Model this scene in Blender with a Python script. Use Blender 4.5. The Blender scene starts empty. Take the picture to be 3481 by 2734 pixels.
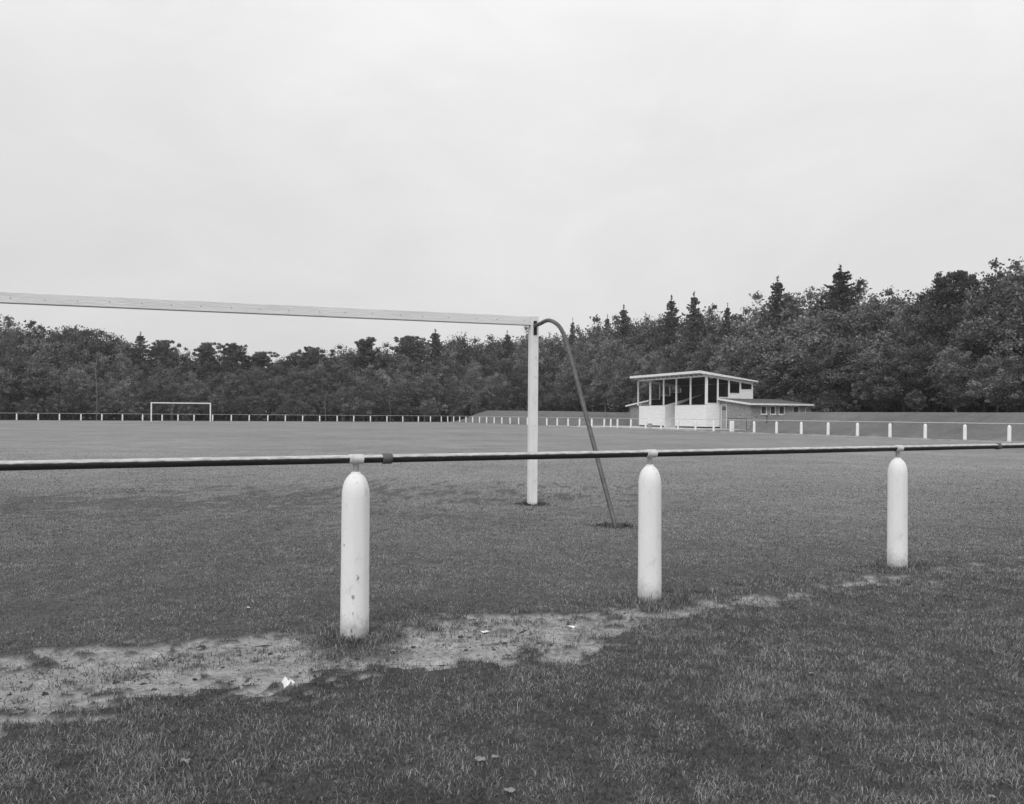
import bpy, bmesh, math, random
import numpy as np
from mathutils import Vector, Matrix
random.seed(7); rng = np.random.default_rng(7)
R = math.radians
scene = bpy.context.scene
col = scene.collection

# ---------------------------------------------------------------- camera
cam_d = bpy.data.cameras.new('camera'); cam = bpy.data.objects.new('camera', cam_d); col.objects.link(cam)
scene.camera = cam
cam.location = (0, 0, 1.25)
cam.rotation_euler = (R(90), R(-0.43), 0)
cam_d.sensor_width = 36; cam_d.lens = 28.43; cam_d.shift_y = 0.0126
cam_d.clip_start = 0.05; cam_d.clip_end = 3000
# ---------------------------------------------------------------- sky
SUN_EL, SUN_ROT = 44, 200
w = bpy.data.worlds.new('World'); scene.world = w; w.use_nodes = True
nt = w.node_tree; nt.nodes.clear()
def N(nt, typ, **kw):
    n = nt.nodes.new(typ)
    for k, v in kw.items(): setattr(n, k, v)
    return n
out = N(nt, 'ShaderNodeOutputWorld'); bg = N(nt, 'ShaderNodeBackground')
tc = N(nt, 'ShaderNodeTexCoord'); sep = N(nt, 'ShaderNodeSeparateXYZ')
nt.links.new(tc.outputs['Generated'], sep.inputs[0])
ramp = N(nt, 'ShaderNodeValToRGB'); cr = ramp.color_ramp; cr.interpolation = 'B_SPLINE'
stops = [(0.0, .725), (.10, .745), (.28, .785), (.46, .845), (.62, 1.25), (.8, 2.0), (1.0, 2.5)]
while len(cr.elements) < len(stops): cr.elements.new(.5)
for e, (p, v) in zip(cr.elements, stops): e.position = p; e.color = (v, v, v, 1)
nt.links.new(sep.outputs['Z'], ramp.inputs[0])
def cloud(scale, zs, det, rough, dist, lo, hi):
    mp = N(nt, 'ShaderNodeMapping'); mp.inputs['Scale'].default_value = (1, 1, zs)
    mp.inputs['Location'].default_value = (2.3, .7, 1.1)
    nt.links.new(tc.outputs['Generated'], mp.inputs[0])
    no = N(nt, 'ShaderNodeTexNoise'); no.inputs['Scale'].default_value = scale; no.inputs['Detail'].default_value = det
    no.inputs['Roughness'].default_value = rough; no.inputs['Distortion'].default_value = dist
    nt.links.new(mp.outputs[0], no.inputs['Vector'])
    mr = N(nt, 'ShaderNodeMapRange'); mr.inputs['From Min'].default_value = .3; mr.inputs['From Max'].default_value = .7
    mr.inputs['To Min'].default_value = lo; mr.inputs['To Max'].default_value = hi
    nt.links.new(no.outputs['Fac'], mr.inputs['Value']); return mr.outputs[0]
c1 = cloud(1.5, 2.0, 6, .5, .9, .925, 1.06); c2 = cloud(4.5, 2.2, 6, .6, 1.0, .97, 1.03)
mu = N(nt, 'ShaderNodeMath', operation='MULTIPLY'); nt.links.new(c1, mu.inputs[0]); nt.links.new(c2, mu.inputs[1])
mu2 = N(nt, 'ShaderNodeMath', operation='MULTIPLY'); nt.links.new(ramp.outputs[0], mu2.inputs[0]); nt.links.new(mu.outputs[0], mu2.inputs[1])
sky = N(nt, 'ShaderNodeTexSky', sky_type='NISHITA'); sky.sun_disc = False
sky.sun_elevation = R(SUN_EL); sky.sun_rotation = R(SUN_ROT); sky.dust_density = 4
bw = N(nt, 'ShaderNodeRGBToBW'); nt.links.new(sky.outputs[0], bw.inputs[0])
m3 = N(nt, 'ShaderNodeMath', operation='MULTIPLY'); m3.inputs[1].default_value = .003; nt.links.new(bw.outputs[0], m3.inputs[0])
ad = N(nt, 'ShaderNodeMath', operation='ADD'); nt.links.new(mu2.outputs[0], ad.inputs[0]); nt.links.new(m3.outputs[0], ad.inputs[1])
nt.links.new(ad.outputs[0], bg.inputs['Color']); bg.inputs['Strength'].default_value = 1.0
nt.links.new(bg.outputs[0], out.inputs[0])
sl = bpy.data.lights.new('sun', 'SUN'); sl.energy = 1.5; sl.angle = R(35); sl.color = (1, 1, 1)
so = bpy.data.objects.new('sun', sl); col.objects.link(so)
az = R(SUN_ROT); el = R(SUN_EL)
sd = Vector((math.sin(az)*math.cos(el), math.cos(az)*math.cos(el), math.sin(el)))
so.rotation_euler = sd.to_track_quat('Z', 'Y').to_euler()
vs = scene.view_settings; vs.view_transform = 'Standard'; vs.look = 'None'; vs.exposure = 0; vs.gamma = 1; vs.use_curve_mapping = False

# ---------------------------------------------------------------- surveying: the site axes
F = 2749.0
Pr = np.array([18.7, 77.9]); U = np.array([.3669, -.9303]); V = np.array([.9303, .3669])   # grandstand axes
E = np.array([.9455, .3256]); NF = np.array([-.3256, .9455]); DF = 126.9                  # far fence line
def ray(x): return np.array([(x-1740.)/F, 1.])
def far_pt(x, off=0): r = ray(x); return r*((DF+off)/NF.dot(r))
def side_pt(x, off=0): r = ray(x); return r*((38.8+off)/V.dot(r))
def uv(P): d = np.asarray(P)-Pr; return d.dot(U), d.dot(V)
def horiz(x): return 1398+.0075*x
def ss(x, a, b):
    t = np.clip((x-a)/(b-a), 0, 1); return t*t*(3-2*t)

# numpy value noise
_perm = np.random.default_rng(3).random((256, 256))
def vnoise(x, y):
    xi = np.floor(x).astype(int); yi = np.floor(y).astype(int); fx = x-xi; fy = y-yi
    fx = fx*fx*(3-2*fx); fy = fy*fy*(3-2*fy)
    g = lambda a, b: _perm[a & 255, b & 255]
    return (g(xi, yi)*(1-fx)+g(xi+1, yi)*fx)*(1-fy)+(g(xi, yi+1)*(1-fx)+g(xi+1, yi+1)*fx)*fy
def fbm(x, y, o=4, r=.55):
    s = 0; a = 1; t = 0
    for i in range(o):
        s = s+a*vnoise(x*2**i+17.3*i, y*2**i+5.1*i); t += a; a *= r
    return s/t
NEAR = [(-.873, 4.53), (.94, 5.47), (3.22, 6.74)]
PATH = np.array([(-6, 2.1), (-3.4, 3.15), (-2.3, 3.72), (-1.8, 3.95), (-1.05, 4.17), (-.3, 4.45), (.3, 4.78), (.95, 5.12), (1.65, 5.56), (2.6, 6.06), (4, 6.9), (9, 9.8)])
PW = np.array([.5, .52, .52, .46, .40, .46, .34, .05, .10, .04, .05, .05])
def seg_dist(x, y, pts, wd=None):
    best = np.full(x.shape, 1e9); wb = np.zeros(x.shape); side = np.zeros(x.shape)
    for i in range(len(pts)-1):
        a = pts[i]; b = pts[i+1]; d = b-a; L = d.dot(d)
        t = np.clip(((x-a[0])*d[0]+(y-a[1])*d[1])/L, 0, 1)
        dx = x-a[0]-t*d[0]; dy = y-a[1]-t*d[1]; q = np.hypot(dx, dy); m = q < best
        best = np.where(m, q, best)
        if wd is not None: wb = np.where(m, wd[i]*(1-t)+wd[i+1]*t, wb)
    return best, wb
def bare(x, y):
    """1 where the soil beside the railing is worn bare"""
    d, wd = seg_dist(x, y, PATH, PW)
    n = fbm(x*2.1+3, y*3.4, 4, .6)-.5
    n2 = fbm(x*9+7, y*13, 3, .6)-.5
    k = (wd-d)/.14+n*4.6+n2*4.6+(fbm(x*31, y*37, 2, .6)-.5)*1.2
    p = ss(k, .05, .5)
    for px, py in NEAR:
        q = np.hypot(x-px, y-py); p = p*ss(q, .14, .36)
    q = np.hypot((x+.80)/1.15, (y-4.27)/1.1)+(n+n2)*.25
    return p*(.12+.88*ss(q, .10, .26))
def goalworn(x, y):
    c = np.array([-4.3, 11.4]); a = R(17.5)
    lx = (x-c[0])*math.cos(a)+(y-c[1])*math.sin(a); ly = -(x-c[0])*math.sin(a)+(y-c[1])*math.cos(a)
    q = 1-np.sqrt((lx/5.0)**2+(ly/2.0)**2)
    n = fbm(x*1.3, y*1.8, 4, .6)-.5; n2 = fbm(x*5+2, y*7, 3, .6)-.5
    return ss(q*1.5+n*3.0+n2*5.0, .10, .6)
def height(x, y):
    u = (x-Pr[0])*U[0]+(y-Pr[1])*U[1]; v = (x-Pr[0])*V[0]+(y-Pr[1])*V[1]
    vr = ss(v, -7.3, -1.6)
    h = 1.64*ss(u+.5*(v+2), 9.2, 14.2)*vr
    h = h+(1.66+.3*ss(-u, 25, 60))*ss(-u, 17.6, 22)*(1-ss(-u, 56, 68))*vr
    h = h*(1+.06*(fbm(u*.15, v*.15, 3)-.5))
    near = np.exp(-((y-5)/9)**2)*(1-np.exp(-(np.min([np.hypot(x-px, y-py) for px, py in NEAR], 0)/.5)**2))
    return h+near*(.045*(fbm(x*.5, y*.5, 3)-.5)) - bare(x, y)*(y < 12)*(.020+.030*(fbm(x*9, y*12, 4, .65)-.5)) + (y < 12)*.012*(fbm(x*6, y*6, 3)-.5)
def hz(x, y): return float(height(np.array([x], float), np.array([y], float))[0])

# ---------------------------------------------------------------- materials (all neutral: the photograph is black and white)
def newmat(name, rough=.8):
    m = bpy.data.materials.new(name); m.use_nodes = True; t = m.node_tree
    b = t.nodes['Principled BSDF']; b.inputs['Roughness'].default_value = rough
    b.inputs['Specular IOR Level'].default_value = .3
    return m, t, b
def noise_mat(name, lo, hi, scale=4, det=6, rough=.8, bump=0, bscale=None, coord='Object', spec=.3, stretch=(1, 1, 1), fmin=.3, fmax=.7):
    m, t, b = newmat(name, rough); b.inputs['Specular IOR Level'].default_value = spec
    c = N(t, 'ShaderNodeTexCoord'); mp = N(t, 'ShaderNodeMapping'); mp.inputs['Scale'].default_value = stretch
    t.links.new(c.outputs[coord], mp.inputs[0])
    n = N(t, 'ShaderNodeTexNoise'); n.inputs['Scale'].default_value = scale; n.inputs['Detail'].default_value = det; n.inputs['Roughness'].default_value = .65
    t.links.new(mp.outputs[0], n.inputs['Vector'])
    r = N(t, 'ShaderNodeMapRange'); r.inputs['From Min'].default_value = fmin; r.inputs['From Max'].default_value = fmax
    r.inputs['To Min'].default_value = lo; r.inputs['To Max'].default_value = hi
    t.links.new(n.outputs['Fac'], r.inputs['Value']); t.links.new(r.outputs[0], b.inputs['Base Color'])
    if bump:
        n2 = N(t, 'ShaderNodeTexNoise'); n2.inputs['Scale'].default_value = bscale or scale*4; n2.inputs['Detail'].default_value = 5
        t.links.new(mp.outputs[0], n2.inputs['Vector'])
        bp = N(t, 'ShaderNodeBump'); bp.inputs['Strength'].default_value = bump; bp.inputs['Distance'].default_value = .02
        t.links.new(n2.outputs['Fac'], bp.inputs['Height']); t.links.new(bp.outputs[0], b.inputs['Normal'])
    return m
def stained_white(name, spots=(), lo=.45, hi=.84):
    """white masonry paint with grey smears, chips and splashes from the ground"""
    m, t, b = newmat(name, .7)
    c = N(t, 'ShaderNodeTexCoord')
    def noise(sc, det, st=(1, 1, 1), ro=.6):
        mp = N(t, 'ShaderNodeMapping'); mp.inputs['Scale'].default_value = st; t.links.new(c.outputs['Object'], mp.inputs[0])
        n = N(t, 'ShaderNodeTexNoise'); n.inputs['Scale'].default_value = sc; n.inputs['Detail'].default_value = det; n.inputs['Roughness'].default_value = ro
        t.links.new(mp.outputs[0], n.inputs['Vector']); return n.outputs['Fac']
    def mr(v, a, b_, c_, d):
        r = N(t, 'ShaderNodeMapRange'); r.inputs['From Min'].default_value = a; r.inputs['From Max'].default_value = b_
        r.inputs['To Min'].default_value = c_; r.inputs['To Max'].default_value = d; t.links.new(v, r.inputs['Value']); return r.outputs[0]
    def mul(a, b_):
        x = N(t, 'ShaderNodeMath', operation='MULTIPLY'); t.links.new(a, x.inputs[0]); t.links.new(b_, x.inputs[1]); return x.outputs[0]
    base = mr(noise(6, 6, (1, 1, .35)), .3, .7, hi*.90, hi)
    speck = mr(noise(55, 3), .66, .73, 1, .62)
    smear = mr(noise(16, 5, (1, 1, .45), .7), .58, .72, 1, .78)
    v = mul(mul(base, speck), smear)
    sp = N(t, 'ShaderNodeSeparateXYZ'); t.links.new(c.outputs['Object'], sp.inputs[0])
    jit = N(t, 'ShaderNodeMath', operation='MULTIPLY_ADD'); t.links.new(noise(22, 5), jit.inputs[0]); jit.inputs[1].default_value = -.22; t.links.new(sp.outputs['Z'], jit.inputs[2])
    v = mul(v, mr(jit.outputs[0], -.08, .04, .55, 1))
    for (x, y, z, r) in spots:
        s = N(t, 'ShaderNodeVectorMath', operation='SUBTRACT'); t.links.new(c.outputs['Object'], s.inputs[0]); s.inputs[1].default_value = (x, y, z)
        s2 = N(t, 'ShaderNodeVectorMath', operation='MULTIPLY'); t.links.new(s.outputs[0], s2.inputs[0]); s2.inputs[1].default_value = (1.5, 1, .62)
        L = N(t, 'ShaderNodeVectorMath', operation='LENGTH'); t.links.new(s2.outputs[0], L.inputs[0])
        a = N(t, 'ShaderNodeMath', operation='MULTIPLY_ADD'); t.links.new(noise(60, 4), a.inputs[0]); a.inputs[1].default_value = r*2.2; t.links.new(L.outputs['Value'], a.inputs[2])
        v = mul(v, mr(a.outputs[0], r*1.55, r*1.8, .42, 1))
    t.links.new(v, b.inputs['Base Color'])
    bp = N(t, 'ShaderNodeBump'); bp.inputs['Strength'].default_value = .35; bp.inputs['Distance'].default_value = .004
    t.links.new(noise(40, 6), bp.inputs['Height']); t.links.new(bp.outputs[0], b.inputs['Normal'])
    return m
M = {}
M['post'] = stained_white('weathered_white_paint')
M['post_a'] = stained_white('chipped_white_paint', [(.030, -.075, .335, .022), (.004, -.078, .235, .020), (.006, -.078, .145, .011), (0, -.08, .05, .014), (-.05, -.06, .52, .007)])
M['white'] = noise_mat('white_painted_timber', .70, .84, 3, 6, .6, .15, 30)
M['goal_white'] = noise_mat('old_white_goal_paint', .68, .82, 7, 7, .65, .3, 60, stretch=(1, 1, .4))
M['bar_white'] = noise_mat('old_white_crossbar_paint', .64, .76, 6, 7, .65, .3, 50, stretch=(.25, 1, 1))
M['sleeve'] = noise_mat('painted_pipe_collar', .42, .70, 30, 5, .5, .2, 90)
M['stem'] = noise_mat('grey_steel_stub', .20, .42, 40, 5, .5)
M['galv'] = noise_mat('dull_galvanised_tube', .04, .11, 12, 6, .45, .1, 60, spec=.5)
M['black'] = noise_mat('black_bracket_paint', .008, .02, 30, 4, .5)
M['rail_far'] = noise_mat('pale_painted_rail', .45, .65, 5, 4, .6)
M['dark'] = noise_mat('dark_stained_wood_and_shade', .012, .028, 5, 5, .8)  # dark wood of the stand; stands for shade on one stair wall and side sheets
M['seat'] = noise_mat('grey_brown_bench_wood', .04, .08, 6, 5, .8)
M['dark2'] = noise_mat('dark_plinth', .02, .04, 5, 5, .8)
M['curtain'] = noise_mat('worn_panel_paint', .03, .05, 2, 3, .8)
M['stair'] = noise_mat('pale_cement_render', .42, .55, 3, 5, .8)
M['rooffelt'] = noise_mat('grey_roofing_felt', .07, .13, 3, 6, .9)
M['concrete'] = noise_mat('pale_concrete_paving', .36, .58, 1.2, 7, .9, .2, 20)
M['kerb'] = noise_mat('old_pale_kerb', .26, .55, 1.5, 6, .9)
M['bark'] = noise_mat('dark_bark', .03, .07, 3, 6, .95, stretch=(1, 1, .3))
M['palebark'] = noise_mat('pale_birch_bark', .12, .28, 3, 6, .9, stretch=(1, 1, .4))
M['door'] = noise_mat('grey_door_paint', .28, .34, 3, 4, .6)
M['paper'] = noise_mat('white_paper', .7, .85, 10, 3, .8)
M['leafdry'] = noise_mat('pale_dead_leaf', .14, .28, 40, 4, .8)
M['clod'] = noise_mat('dark_clod', .03, .07, 40, 4, .95)
M['tub'] = noise_mat('weathered_tub', .30, .42, 8, 4, .8)
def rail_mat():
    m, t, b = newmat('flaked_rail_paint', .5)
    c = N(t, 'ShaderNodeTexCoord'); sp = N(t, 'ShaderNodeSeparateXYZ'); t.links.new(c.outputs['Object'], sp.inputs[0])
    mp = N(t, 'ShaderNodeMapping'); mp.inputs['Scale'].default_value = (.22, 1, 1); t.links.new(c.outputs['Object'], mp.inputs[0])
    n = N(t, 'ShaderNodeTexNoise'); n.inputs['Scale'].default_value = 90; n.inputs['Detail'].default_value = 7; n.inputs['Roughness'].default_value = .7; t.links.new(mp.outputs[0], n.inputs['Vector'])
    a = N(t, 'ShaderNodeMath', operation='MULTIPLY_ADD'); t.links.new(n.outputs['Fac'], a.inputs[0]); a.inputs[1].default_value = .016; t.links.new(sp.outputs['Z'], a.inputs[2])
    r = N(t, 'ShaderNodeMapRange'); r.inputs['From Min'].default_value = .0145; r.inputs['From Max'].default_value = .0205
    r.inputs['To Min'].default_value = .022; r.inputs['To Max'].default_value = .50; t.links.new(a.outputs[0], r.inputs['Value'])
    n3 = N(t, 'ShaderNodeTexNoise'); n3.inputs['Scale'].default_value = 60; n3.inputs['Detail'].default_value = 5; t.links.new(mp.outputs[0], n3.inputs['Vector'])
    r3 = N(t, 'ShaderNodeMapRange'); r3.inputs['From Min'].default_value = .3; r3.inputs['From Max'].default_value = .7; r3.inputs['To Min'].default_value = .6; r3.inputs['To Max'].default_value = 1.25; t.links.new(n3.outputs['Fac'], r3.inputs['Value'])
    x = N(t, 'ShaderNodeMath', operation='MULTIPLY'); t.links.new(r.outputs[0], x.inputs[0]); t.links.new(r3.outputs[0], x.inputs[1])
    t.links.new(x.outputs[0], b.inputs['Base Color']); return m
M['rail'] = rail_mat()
def brick_mat():
    m, t, b = newmat('rough_grey_brick', .9)
    c = N(t, 'ShaderNodeTexCoord')
    # bricks run along local x on the front wall and along local y on the side wall: x+y serves both
    sp = N(t, 'ShaderNodeSeparateXYZ'); t.links.new(c.outputs['Object'], sp.inputs[0])
    a = N(t, 'ShaderNodeMath', operation='ADD'); t.links.new(sp.outputs['X'], a.inputs[0]); t.links.new(sp.outputs['Y'], a.inputs[1])
    cb = N(t, 'ShaderNodeCombineXYZ'); t.links.new(a.outputs[0], cb.inputs[0]); t.links.new(sp.outputs['Z'], cb.inputs[1])
    br = N(t, 'ShaderNodeTexBrick'); br.inputs['Scale'].default_value = 1; br.inputs['Brick Width'].default_value = .24; br.inputs['Row Height'].default_value = .085
    br.inputs['Mortar Size'].default_value = .012; br.inputs['Color1'].default_value = (.36,)*3+(1,); br.inputs['Color2'].default_value = (.20,)*3+(1,); br.inputs['Mortar'].default_value = (.30,)*3+(1,)
    t.links.new(cb.outputs[0], br.inputs['Vector'])
    n = N(t, 'ShaderNodeTexNoise'); n.inputs['Scale'].default_value = 7; n.inputs['Detail'].default_value = 6; t.links.new(cb.outputs[0], n.inputs['Vector'])
    r = N(t, 'ShaderNodeMapRange'); r.inputs['From Min'].default_value = .3; r.inputs['From Max'].default_value = .7; r.inputs['To Min'].default_value = .65; r.inputs['To Max'].default_value = 1.25; t.links.new(n.outputs['Fac'], r.inputs['Value'])
    x = N(t, 'ShaderNodeMath', operation='MULTIPLY'); t.links.new(br.outputs['Color'], x.inputs[0]); t.links.new(r.outputs[0], x.inputs[1])
    t.links.new(x.outputs[0], b.inputs['Base Color']); return m
M['brick'] = brick_mat()
def board_mat():
    m, t, b = newmat('white_boarding', .6)
    c = N(t, 'ShaderNodeTexCoord'); sp = N(t, 'ShaderNodeSeparateXYZ'); t.links.new(c.outputs['Object'], sp.inputs[0])
    wv = N(t, 'ShaderNodeMath', operation='FRACT'); d = N(t, 'ShaderNodeMath', operation='DIVIDE'); t.links.new(sp.outputs['Z'], d.inputs[0]); d.inputs[1].default_value = .16; t.links.new(d.outputs[0], wv.inputs[0])
    r = N(t, 'ShaderNodeMapRange'); r.inputs['From Min'].default_value = .0; r.inputs['From Max'].default_value = .1; r.inputs['To Min'].default_value = .80; r.inputs['To Max'].default_value = 1; t.links.new(wv.outputs[0], r.inputs['Value'])
    mp = N(t, 'ShaderNodeMapping'); mp.inputs['Scale'].default_value = (.6, .6, 3); t.links.new(c.outputs['Object'], mp.inputs[0])
    n = N(t, 'ShaderNodeTexNoise'); n.inputs['Scale'].default_value = 2; n.inputs['Detail'].default_value = 7; t.links.new(mp.outputs[0], n.inputs['Vector'])
    r2 = N(t, 'ShaderNodeMapRange'); r2.inputs['From Min'].default_value = .3; r2.inputs['From Max'].default_value = .7; r2.inputs['To Min'].default_value = .74; r2.inputs['To Max'].default_value = .86; t.links.new(n.outputs['Fac'], r2.inputs['Value'])
    x = N(t, 'ShaderNodeMath', operation='MULTIPLY'); t.links.new(r.outputs[0], x.inputs[0]); t.links.new(r2.outputs[0], x.inputs[1]); t.links.new(x.outputs[0], b.inputs['Base Color'])
    return m
M['board'] = board_mat()
m, t, b = newmat('window_glass', .12); b.inputs['Base Color'].default_value = (.06, .06, .06, 1); b.inputs['Specular IOR Level'].default_value = .6; M['glass'] = m
def attr_mat(name, lo, hi, attr='shade', transl=.25, rough=.7, objrand=.0):
    m, t, b = newmat(name, rough); b.inputs['Specular IOR Level'].default_value = .25
    a = N(t, 'ShaderNodeAttribute'); a.attribute_name = attr
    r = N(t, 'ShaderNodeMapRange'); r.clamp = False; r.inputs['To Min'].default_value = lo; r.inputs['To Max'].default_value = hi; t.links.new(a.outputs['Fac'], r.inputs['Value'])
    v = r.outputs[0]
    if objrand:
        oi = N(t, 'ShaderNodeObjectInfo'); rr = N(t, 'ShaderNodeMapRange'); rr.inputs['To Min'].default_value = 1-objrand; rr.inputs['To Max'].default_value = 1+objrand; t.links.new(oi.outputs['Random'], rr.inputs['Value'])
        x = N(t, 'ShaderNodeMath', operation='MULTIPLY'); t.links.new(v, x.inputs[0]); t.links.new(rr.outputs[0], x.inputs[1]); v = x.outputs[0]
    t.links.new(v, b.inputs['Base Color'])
    tr = N(t, 'ShaderNodeBsdfTranslucent'); t.links.new(v, tr.inputs['Color'])
    mx = N(t, 'ShaderNodeMixShader'); mx.inputs[0].default_value = transl
    t.links.new(b.outputs[0], mx.inputs[1]); t.links.new(tr.outputs[0], mx.inputs[2]); t.links.new(mx.outputs[0], t.nodes['Material Output'].inputs[0])
    return m
M['blade'] = attr_mat('grass_blade', .0, .19, transl=.3)
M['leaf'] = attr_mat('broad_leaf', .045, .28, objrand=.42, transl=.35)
M['leafpale'] = attr_mat('pale_broad_leaf', .07, .37, objrand=.3, transl=.35)
M['needle'] = attr_mat('dark_needles', .05, .16, objrand=.25)
M['wood_mass'] = attr_mat('wood_foliage', .04, .12)
def ground_mat():
    m, t, b = newmat('turf_and_soil', .95); b.inputs['Specular IOR Level'].default_value = .1
    g = N(t, 'ShaderNodeNewGeometry')
    def noise(sc, det, ro=.6, st=(1, 1, 1)):
        mp = N(t, 'ShaderNodeMapping'); mp.inputs['Scale'].default_value = st; t.links.new(g.outputs['Position'], mp.inputs[0])
        n = N(t, 'ShaderNodeTexNoise'); n.inputs['Scale'].default_value = sc; n.inputs['Detail'].default_value = det; n.inputs['Roughness'].default_value = ro; t.links.new(mp.outputs[0], n.inputs['Vector']); return n.outputs['Fac']
    def mr(v, a, b_, c_, d):
        r = N(t, 'ShaderNodeMapRange'); r.inputs['From Min'].default_value = a; r.inputs['From Max'].default_value = b_; r.inputs['To Min'].default_value = c_; r.inputs['To Max'].default_value = d
        t.links.new(v, r.inputs['Value']); return r.outputs[0]
    def mul(a, b_):
        x = N(t, 'ShaderNodeMath', operation='MULTIPLY'); t.links.new(a, x.inputs[0]); t.links.new(b_, x.inputs[1]); return x.outputs[0]
    def mix(f, a, b_):
        x = N(t, 'ShaderNodeMix', data_type='FLOAT'); t.links.new(f, x.inputs['Factor'])
        for s, v in (('A', a), ('B', b_)):
            if isinstance(v, float): x.inputs[s].default_value = v
            else: t.links.new(v, x.inputs[s])
        return x.outputs[0]
    big = mr(noise(.11, 4), .3, .7, .82, 1.14); mid = mr(noise(.6, 6, .7), .3, .7, .80, 1.18); fine = mr(noise(26, 6, .75), .3, .7, .55, 1.4)
    def at(n): a = N(t, 'ShaderNodeAttribute'); a.attribute_name = n; return a.outputs['Fac']
    # thatch and turf away from the blades; thin turf under them
    turf = mix(at('zone'), .07, .235)
    turf = mul(mul(mul(turf, big), mid), fine)
    scuff = mul(mr(noise(1.6, 6, .7, (1, 1.6, 1)), .60, .70, 1, .72), mr(noise(3.2, 5, .8), .35, .65, .86, 1.12))
    turf = mul(turf, scuff)
    turf = mul(turf, mr(at('mound'), 0, 1, 1, .62))
    turf = mix(at('litter'), turf, .035)
    soil = mul(mr(noise(14, 7, .78), .35, .7, .20, .42), mul(mr(noise(3, 5), .35, .65, .85, 1.12), mr(noise(7, 6, .75, (1, 1.5, 1)), .53, .62, 1, .52)))
    soil = mul(soil, mr(noise(60, 4, .7), .58, .70, 1, .45))
    c = mix(at('bare'), turf, soil)
    worn = mul(mr(noise(9, 6, .75, (1, 1.3, 1)), .4, .62, .05, .15), mr(noise(30, 3), .3, .7, .7, 1.2))
    c = mix(at('worn'), c, worn)
    t.links.new(c, b.inputs['Base Color'])
    bp = N(t, 'ShaderNodeBump'); bp.inputs['Strength'].default_value = .6; bp.inputs['Distance'].default_value = .015
    t.links.new(noise(22, 7, .75), bp.inputs['Height']); t.links.new(bp.outputs[0], b.inputs['Normal'])
    return m
M['ground'] = ground_mat()

# ---------------------------------------------------------------- mesh helpers
class MB:
    def __init__(s): s.v = []; s.f = []; s.sm = []
    def add(s, vs, fs, smooth=False):
        o = len(s.v); s.v += [tuple(map(float, p)) for p in vs]; s.f += [tuple(i+o for i in f) for f in fs]; s.sm += [smooth]*len(fs); return s
    def box(s, x0, x1, y0, y1, z0, z1):
        return s.add([(x0, y0, z0), (x1, y0, z0), (x1, y1, z0), (x0, y1, z0), (x0, y0, z1), (x1, y0, z1), (x1, y1, z1), (x0, y1, z1)],
                     [(0, 3, 2, 1), (4, 5, 6, 7), (0, 1, 5, 4), (1, 2, 6, 5), (2, 3, 7, 6), (3, 0, 4, 7)])
    def hexa(s, b, tpts):   # bottom quad, top quad (ccw from above)
        return s.add(list(b)+list(tpts), [(0, 3, 2, 1), (4, 5, 6, 7), (0, 1, 5, 4), (1, 2, 6, 5), (2, 3, 7, 6), (3, 0, 4, 7)])
    def tube(s, pts, rad, n=12, cap=True):
        pts = [Vector(p) for p in pts]; rr = rad if isinstance(rad, (list, tuple)) else [rad]*len(pts)
        vs = []; prev = None
        for i, p in enumerate(pts):
            d = (pts[min(i+1, len(pts)-1)]-pts[max(i-1, 0)]).normalized()
            a = Vector((0, 0, 1)) if abs(d.z) < .95 else Vector((1, 0, 0))
            if prev is not None: a = prev
            x = (a-d*a.dot(d)).normalized(); y = d.cross(x); prev = x
            for k in range(n):
                q = 2*math.pi*k/n; vs.append(p+(x*math.cos(q)+y*math.sin(q))*rr[i])
        fs = [(i*n+k, i*n+(k+1) % n, (i+1)*n+(k+1) % n, (i+1)*n+k) for i in range(len(pts)-1) for k in range(n)]
        if cap: fs += [tuple(range(n-1, -1, -1)), tuple((len(pts)-1)*n+k for k in range(n))]
        return s.add(vs, fs, True)
    def lathe(s, prof, n=32, octo=0, cx=0, cy=0):
        vs = []
        for r, z in prof:
            for k in range(n):
                q = 2*math.pi*k/n; g = 1
                if octo:
                    w_ = (q % (math.pi/4))-math.pi/8; g = 1-octo+octo*math.cos(math.pi/8)/math.cos(w_)*1.03
                vs.append((cx+r*g*math.cos(q), cy+r*g*math.sin(q), z))
        L = len(prof); fs = [(i*n+k, i*n+(k+1) % n, (i+1)*n+(k+1) % n, (i+1)*n+k) for i in range(L-1) for k in range(n)]
        fs += [tuple(range(n-1, -1, -1)), tuple((L-1)*n+k for k in range(n))]
        return s.add(vs, fs, True)
    def build(s, name, mat, parent=None, bevel=0):
        me = bpy.data.meshes.new(name); me.from_pydata(s.v, [], s.f); me.update()
        me.polygons.foreach_set('use_smooth', s.sm)
        me.materials.append(M[mat] if isinstance(mat, str) else mat)
        o = bpy.data.objects.new(name, me); col.objects.link(o)
        if any(s.sm):
            me.set_sharp_from_angle(angle=R(40))
        if bevel:
            md = o.modifiers.new('bevel', 'BEVEL'); md.width = bevel; md.segments = 2; md.limit_method = 'ANGLE'
        if parent: o.parent = parent
        return o
def empty(name, loc, rz=0):
    o = bpy.data.objects.new(name, None); col.objects.link(o); o.location = loc; o.rotation_euler = (0, 0, rz); o.empty_display_size = .2; return o
def tag(o, label, cat, group=None, kind=None):
    o['label'] = label; o['category'] = cat
    if group: o['group'] = group
    if kind: o['kind'] = kind
    return o
def struct(o): o['kind'] = 'structure'; return o
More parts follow.
